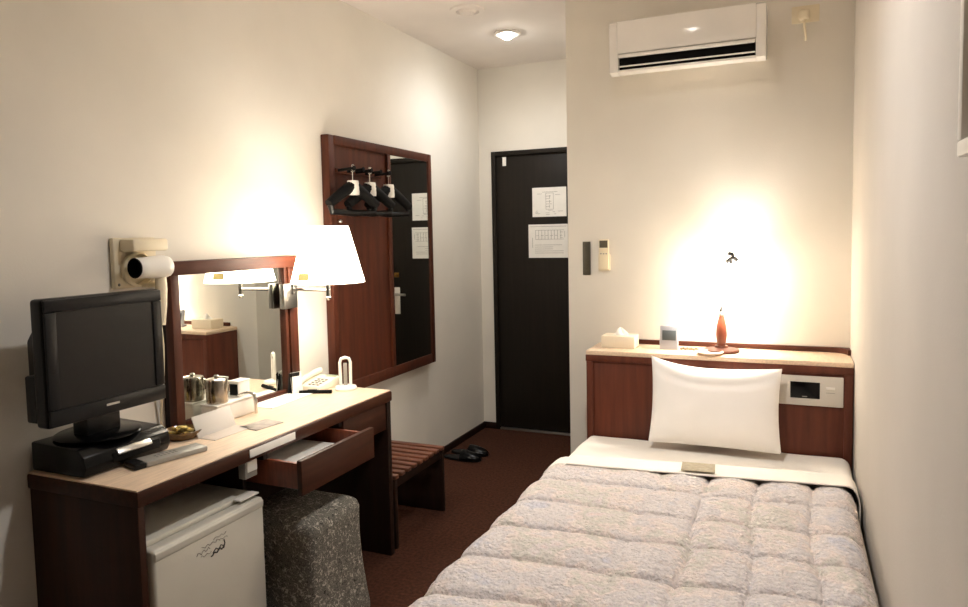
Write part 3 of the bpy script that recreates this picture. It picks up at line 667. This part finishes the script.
b = MB(); b.tube([(.066, 2.432, KZ+.030), (.066, 2.45, KZ+.038), (.066, 2.50, KZ+.050), (.066, 2.55, KZ+.058), (.066, 2.57, KZ+.058)], .012, 12, [.013, .015, .011, .014, .014]); b.bm.transform(PX @ Matrix.Translation(pv) @ PR.to_4x4() @ Matrix.Translation(-Vector(pv))); obj('handset', b, PHONEW, ph)
b = MB()
for j in range(3):
    for k in range(4): 
        y = 2.45+.019*k; z = KZ+.018+(y-2.43)/.13*.026; b.box((.105+.022*j, y-.005, z-.001), (.118+.022*j, y+.005, z+.004), .001)
b.bm.transform(PX @ Matrix.Translation(pv) @ PR.to_4x4() @ Matrix.Translation(-Vector(pv))); obj('keypad', b, GREYP, ph)
b = MB(); b.box((.11, 2.530, KZ+.034), (.165, 2.55, KZ+.0445), .001, rot=rx(13)); obj('display', b, mat('phone_display', (150, 158, 130), .4), ph)
pn = thing('pen', 'dark brown pen with a black clip lying before the telephone', 'pen', (.16, 2.39, KZ))
b = MB(); b.cyl((.235, 2.405, KZ+.008), (.11, 2.350, KZ+.008), .008, .007, 12); obj('barrel', b, MATTEB, pn); b = MB(); b.box((.14, 2.368, KZ+.0155), (.18, 2.378, KZ+.018), .001, rot=rz(23)); obj('clip', b, BLACK, pn)
sg = thing('slotted_stand', 'white upright slotted stand on a round base beside the telephone', 'stand', (.19, 2.475, KZ))
SXX, SYY = .245, 2.492
obj('base', MB().lathe([(0, 0), (.046, 0), (.048, .006), (.044, .014), (.03, .018), (0, .018)], (SXX, SYY, KZ), 32), WHITE, sg)
LR = rz(-52)
b = MB(); b.tube([(SXX, SYY-.021, KZ+.014), (SXX, SYY-.022, KZ+.118), (SXX, SYY-.016, KZ+.134), (SXX, SYY, KZ+.138), (SXX, SYY+.016, KZ+.134), (SXX, SYY+.022, KZ+.118), (SXX, SYY+.021, KZ+.014)], .007, 10)
b.bm.transform(Matrix.Translation((SXX, SYY, 0)) @ LR.to_4x4() @ Matrix.Translation((-SXX, -SYY, 0))); obj('loop', b, WHITE, sg)
b = MB(); b.box((SXX-.003, SYY-.008, KZ+.014), (SXX+.003, SYY+.008, KZ+.115), .001, rot=LR); obj('insert', b, GREYP, sg)
b = MB(); b.box((SXX+.004, SYY+.006, KZ+.112), (SXX+.012, SYY+.010, KZ+.130), .001, rot=rx(-20)); obj('switch', b, BLACK, sg)

# ------------------------------------------------------------------ fridge
fg = thing('mini_fridge', 'white mini fridge with a printed script logo under the desk', 'fridge', (.22, 1.52, 0))
FX, FY0, FY1, FZ = .448, 1.308, 1.738, .556
obj('cabinet', MB().box((.03, FY0+.003, .015), (FX-.055, FY1-.003, FZ-.004), .006), FRIDGE, fg)
obj('top_lid', MB().box((.03, FY0, FZ-.022), (FX-.048, FY1, FZ), .006), FRIDGE, fg)
dd = obj('door', MB().box((FX-.046, FY0+.002, .03), (FX, FY1-.002, FZ-.012), .010, 3), FRIDGE, fg)
b = MB(); b.prism([(FX-.001, FZ-.046), (FX+.002, FZ-.042), (FX+.003, FZ-.024), (FX-.001, FZ-.018)], 'y', FY0+.006, FY1-.006, .002); obj('handle_lip', b, FRIDGE, dd)
obj('hinge_cover', MB().box((FX-.045, FY1-.09, FZ-.003), (FX-.012, FY1-.006, FZ+.003), .003), WHITE, fg)
obj('gasket', MB().box((FX-.056, FY0+.01, .04), (FX-.045, FY1-.01, FZ-.02)), GREYP, fg)
for x in (.08, .36):
    for y in (FY0+.05, FY1-.05): obj('foot', MB().cyl((x, y, 0), (x, y, .016), .015), MATTEB, fg)
lg = MB(); rnd = random.Random(5); yb, zb = 1.44, .432
def stroke(y0, z0, amp, ln, nn, r, sl=.0):
    lg.tube([(FX+.0006, y0+ln*i/nn, z0+sl*ln*i/nn+amp*math.sin(i*1.9+y0*90)*rnd.uniform(.5, 1)) for i in range(nn+1)], r, 6)
b2 = lg
stroke(1.455, .470, .006, .05, 9, .0008); stroke(1.475, .482, .005, .07, 12, .0008); stroke(1.52, .492, .004, .05, 8, .0009); stroke(1.545, .480, .003, .03, 5, .0008); stroke(1.47, .457, .004, .04, 7, .0008)
obj('script_print', lg, mat('print_grey', (120, 112, 100), .6), dd)
lg = MB(); stroke(1.507, .446, .006, .055, 9, .0022, .15); stroke(1.515, .455, .005, .045, 7, .0016, .1); lg.tube([(FX+.0006, 1.557, .448), (FX+.0006, 1.563, .462), (FX+.0006, 1.56, .474)], .002, 6)
obj('logo', lg, mat('print_black', (38, 34, 30), .6), dd)

# ------------------------------------------------------------------ pouf stool
pf = MB()
def pouf(u, v):
    a = u*2*math.pi; c, s_ = math.cos(a), math.sin(a); e = .22
    sx = math.copysign(abs(c)**e, c); sy = math.copysign(abs(s_)**e, s_)
    if v < .12: k = v/.12; r = .95; z = .012+0*k; r = .2+.75*k
    elif v < .8: k = (v-.12)/.68; r = 1.10-.15*math.sin(k*math.pi/2)-.02*math.sin(k*math.pi); z = .012+.385*k
    else: k = (v-.8)/.2; r = .93*math.cos(k*math.pi/2)**.35; z = .397+.028*math.sin(k*math.pi/2)
    if v >= .12 and v < .16: r *= .97+.03*(v-.12)/.04
    return (sx*r*.18, sy*r*.156, z*1.05)
pf.grid(pouf, 96, 60); bmesh.ops.remove_doubles(pf.bm, verts=pf.bm.verts[:], dist=.0005)
bmesh.ops.recalc_face_normals(pf.bm, faces=pf.bm.faces[:])
po = thing('pouf', 'square upholstered pouf in mottled grey fabric beside the fridge', 'stool', (.418, 1.945, 0))
pf.bm.transform(Matrix.Translation(po.location)); obj('cushion', pf, POUF, po)
pp = MB()
n = 72; pts = []
for i in range(n+1):
    a = 2*math.pi*i/n; c, s_ = math.cos(a), math.sin(a); pts.append((po.location.x+math.copysign(abs(c)**.22, c)*.1725, po.location.y+math.copysign(abs(s_)**.22, s_)*.150, .414))
pp.tube(pts, .004, 8); pp.bm.free()
for x in (-.13, .13):
    for y in (-.10, .10): obj('foot', MB().cyl((po.location.x+x, po.location.y+y, 0), (po.location.x+x, po.location.y+y, .014), .02), MATTEB, po)

# ------------------------------------------------------------------ luggage rack
lr = thing('luggage_rack', 'low slatted wooden luggage rack between the desk and the door', 'luggage rack', (.22, 2.83, 0))
LZ, LXF, LY0, LY1 = .330, .432, 2.57, 3.045
for k in range(9):
    y = LY0+.018+k*(LY1-LY0-.036)/8
    obj('slat', MB().box((.025, y-.016, LZ-.018), (LXF, y+.016, LZ), .004), SLAT, lr)
obj('end_panel', MB().box((.03, LY1-.024, 0), (LXF-.004, LY1-.002, LZ-.018), .002), DARKW, lr)
obj('end_panel', MB().box((.03, LY0+.002, 0), (LXF-.004, LY0+.024, LZ-.018), .002), DARKW, lr)
obj('rail', MB().box((.045, LY0+.024, LZ-.06), (.065, LY1-.024, LZ-.018), .002), DARKW, lr)
obj('rail', MB().box((LXF-.03, LY0+.024, LZ-.06), (LXF-.01, LY1-.024, LZ-.018), .002), DARKW, lr)

# ------------------------------------------------------------------ slippers
def slipper(yc, label):
    t = thing('slipper', label, 'slipper', (.16, yc, 0), 'black slippers by the wall')
    x0, x1 = .035, .29
    sole = []
    for i in range(24):
        a = 2*math.pi*i/24; c, s_ = math.cos(a), math.sin(a); wv = .043+.006*c
        sole.append(((x0+x1)/2+(x1-x0)/2*c, yc+wv*math.copysign(abs(s_)**.8, s_)))
    obj('sole', MB().prism(sole, 'z', .001, .016, .003), BLACK, t)
    def fn(u, v):
        a = math.pi*v; k = u; x = .165+.12*k; wd = .046*math.sqrt(max(0, 1-(max(0, k-.15)/.87)**2.4)); hg = .045*(1-.55*k**1.5)*(wd/.046)**.5
        return (x, yc+wd*math.cos(a), .014+hg*math.sin(a))
    m = MB().grid(fn, 18, 16); o = obj('upper', m, GLOSSB, t); sd_ = o.modifiers.new('thickness', 'SOLIDIFY'); sd_.thickness = .004
    return t
slipper(3.90, 'black slipper on the carpet, the one nearer the door')
slipper(3.79, 'black slipper on the carpet, the one nearer the luggage rack')
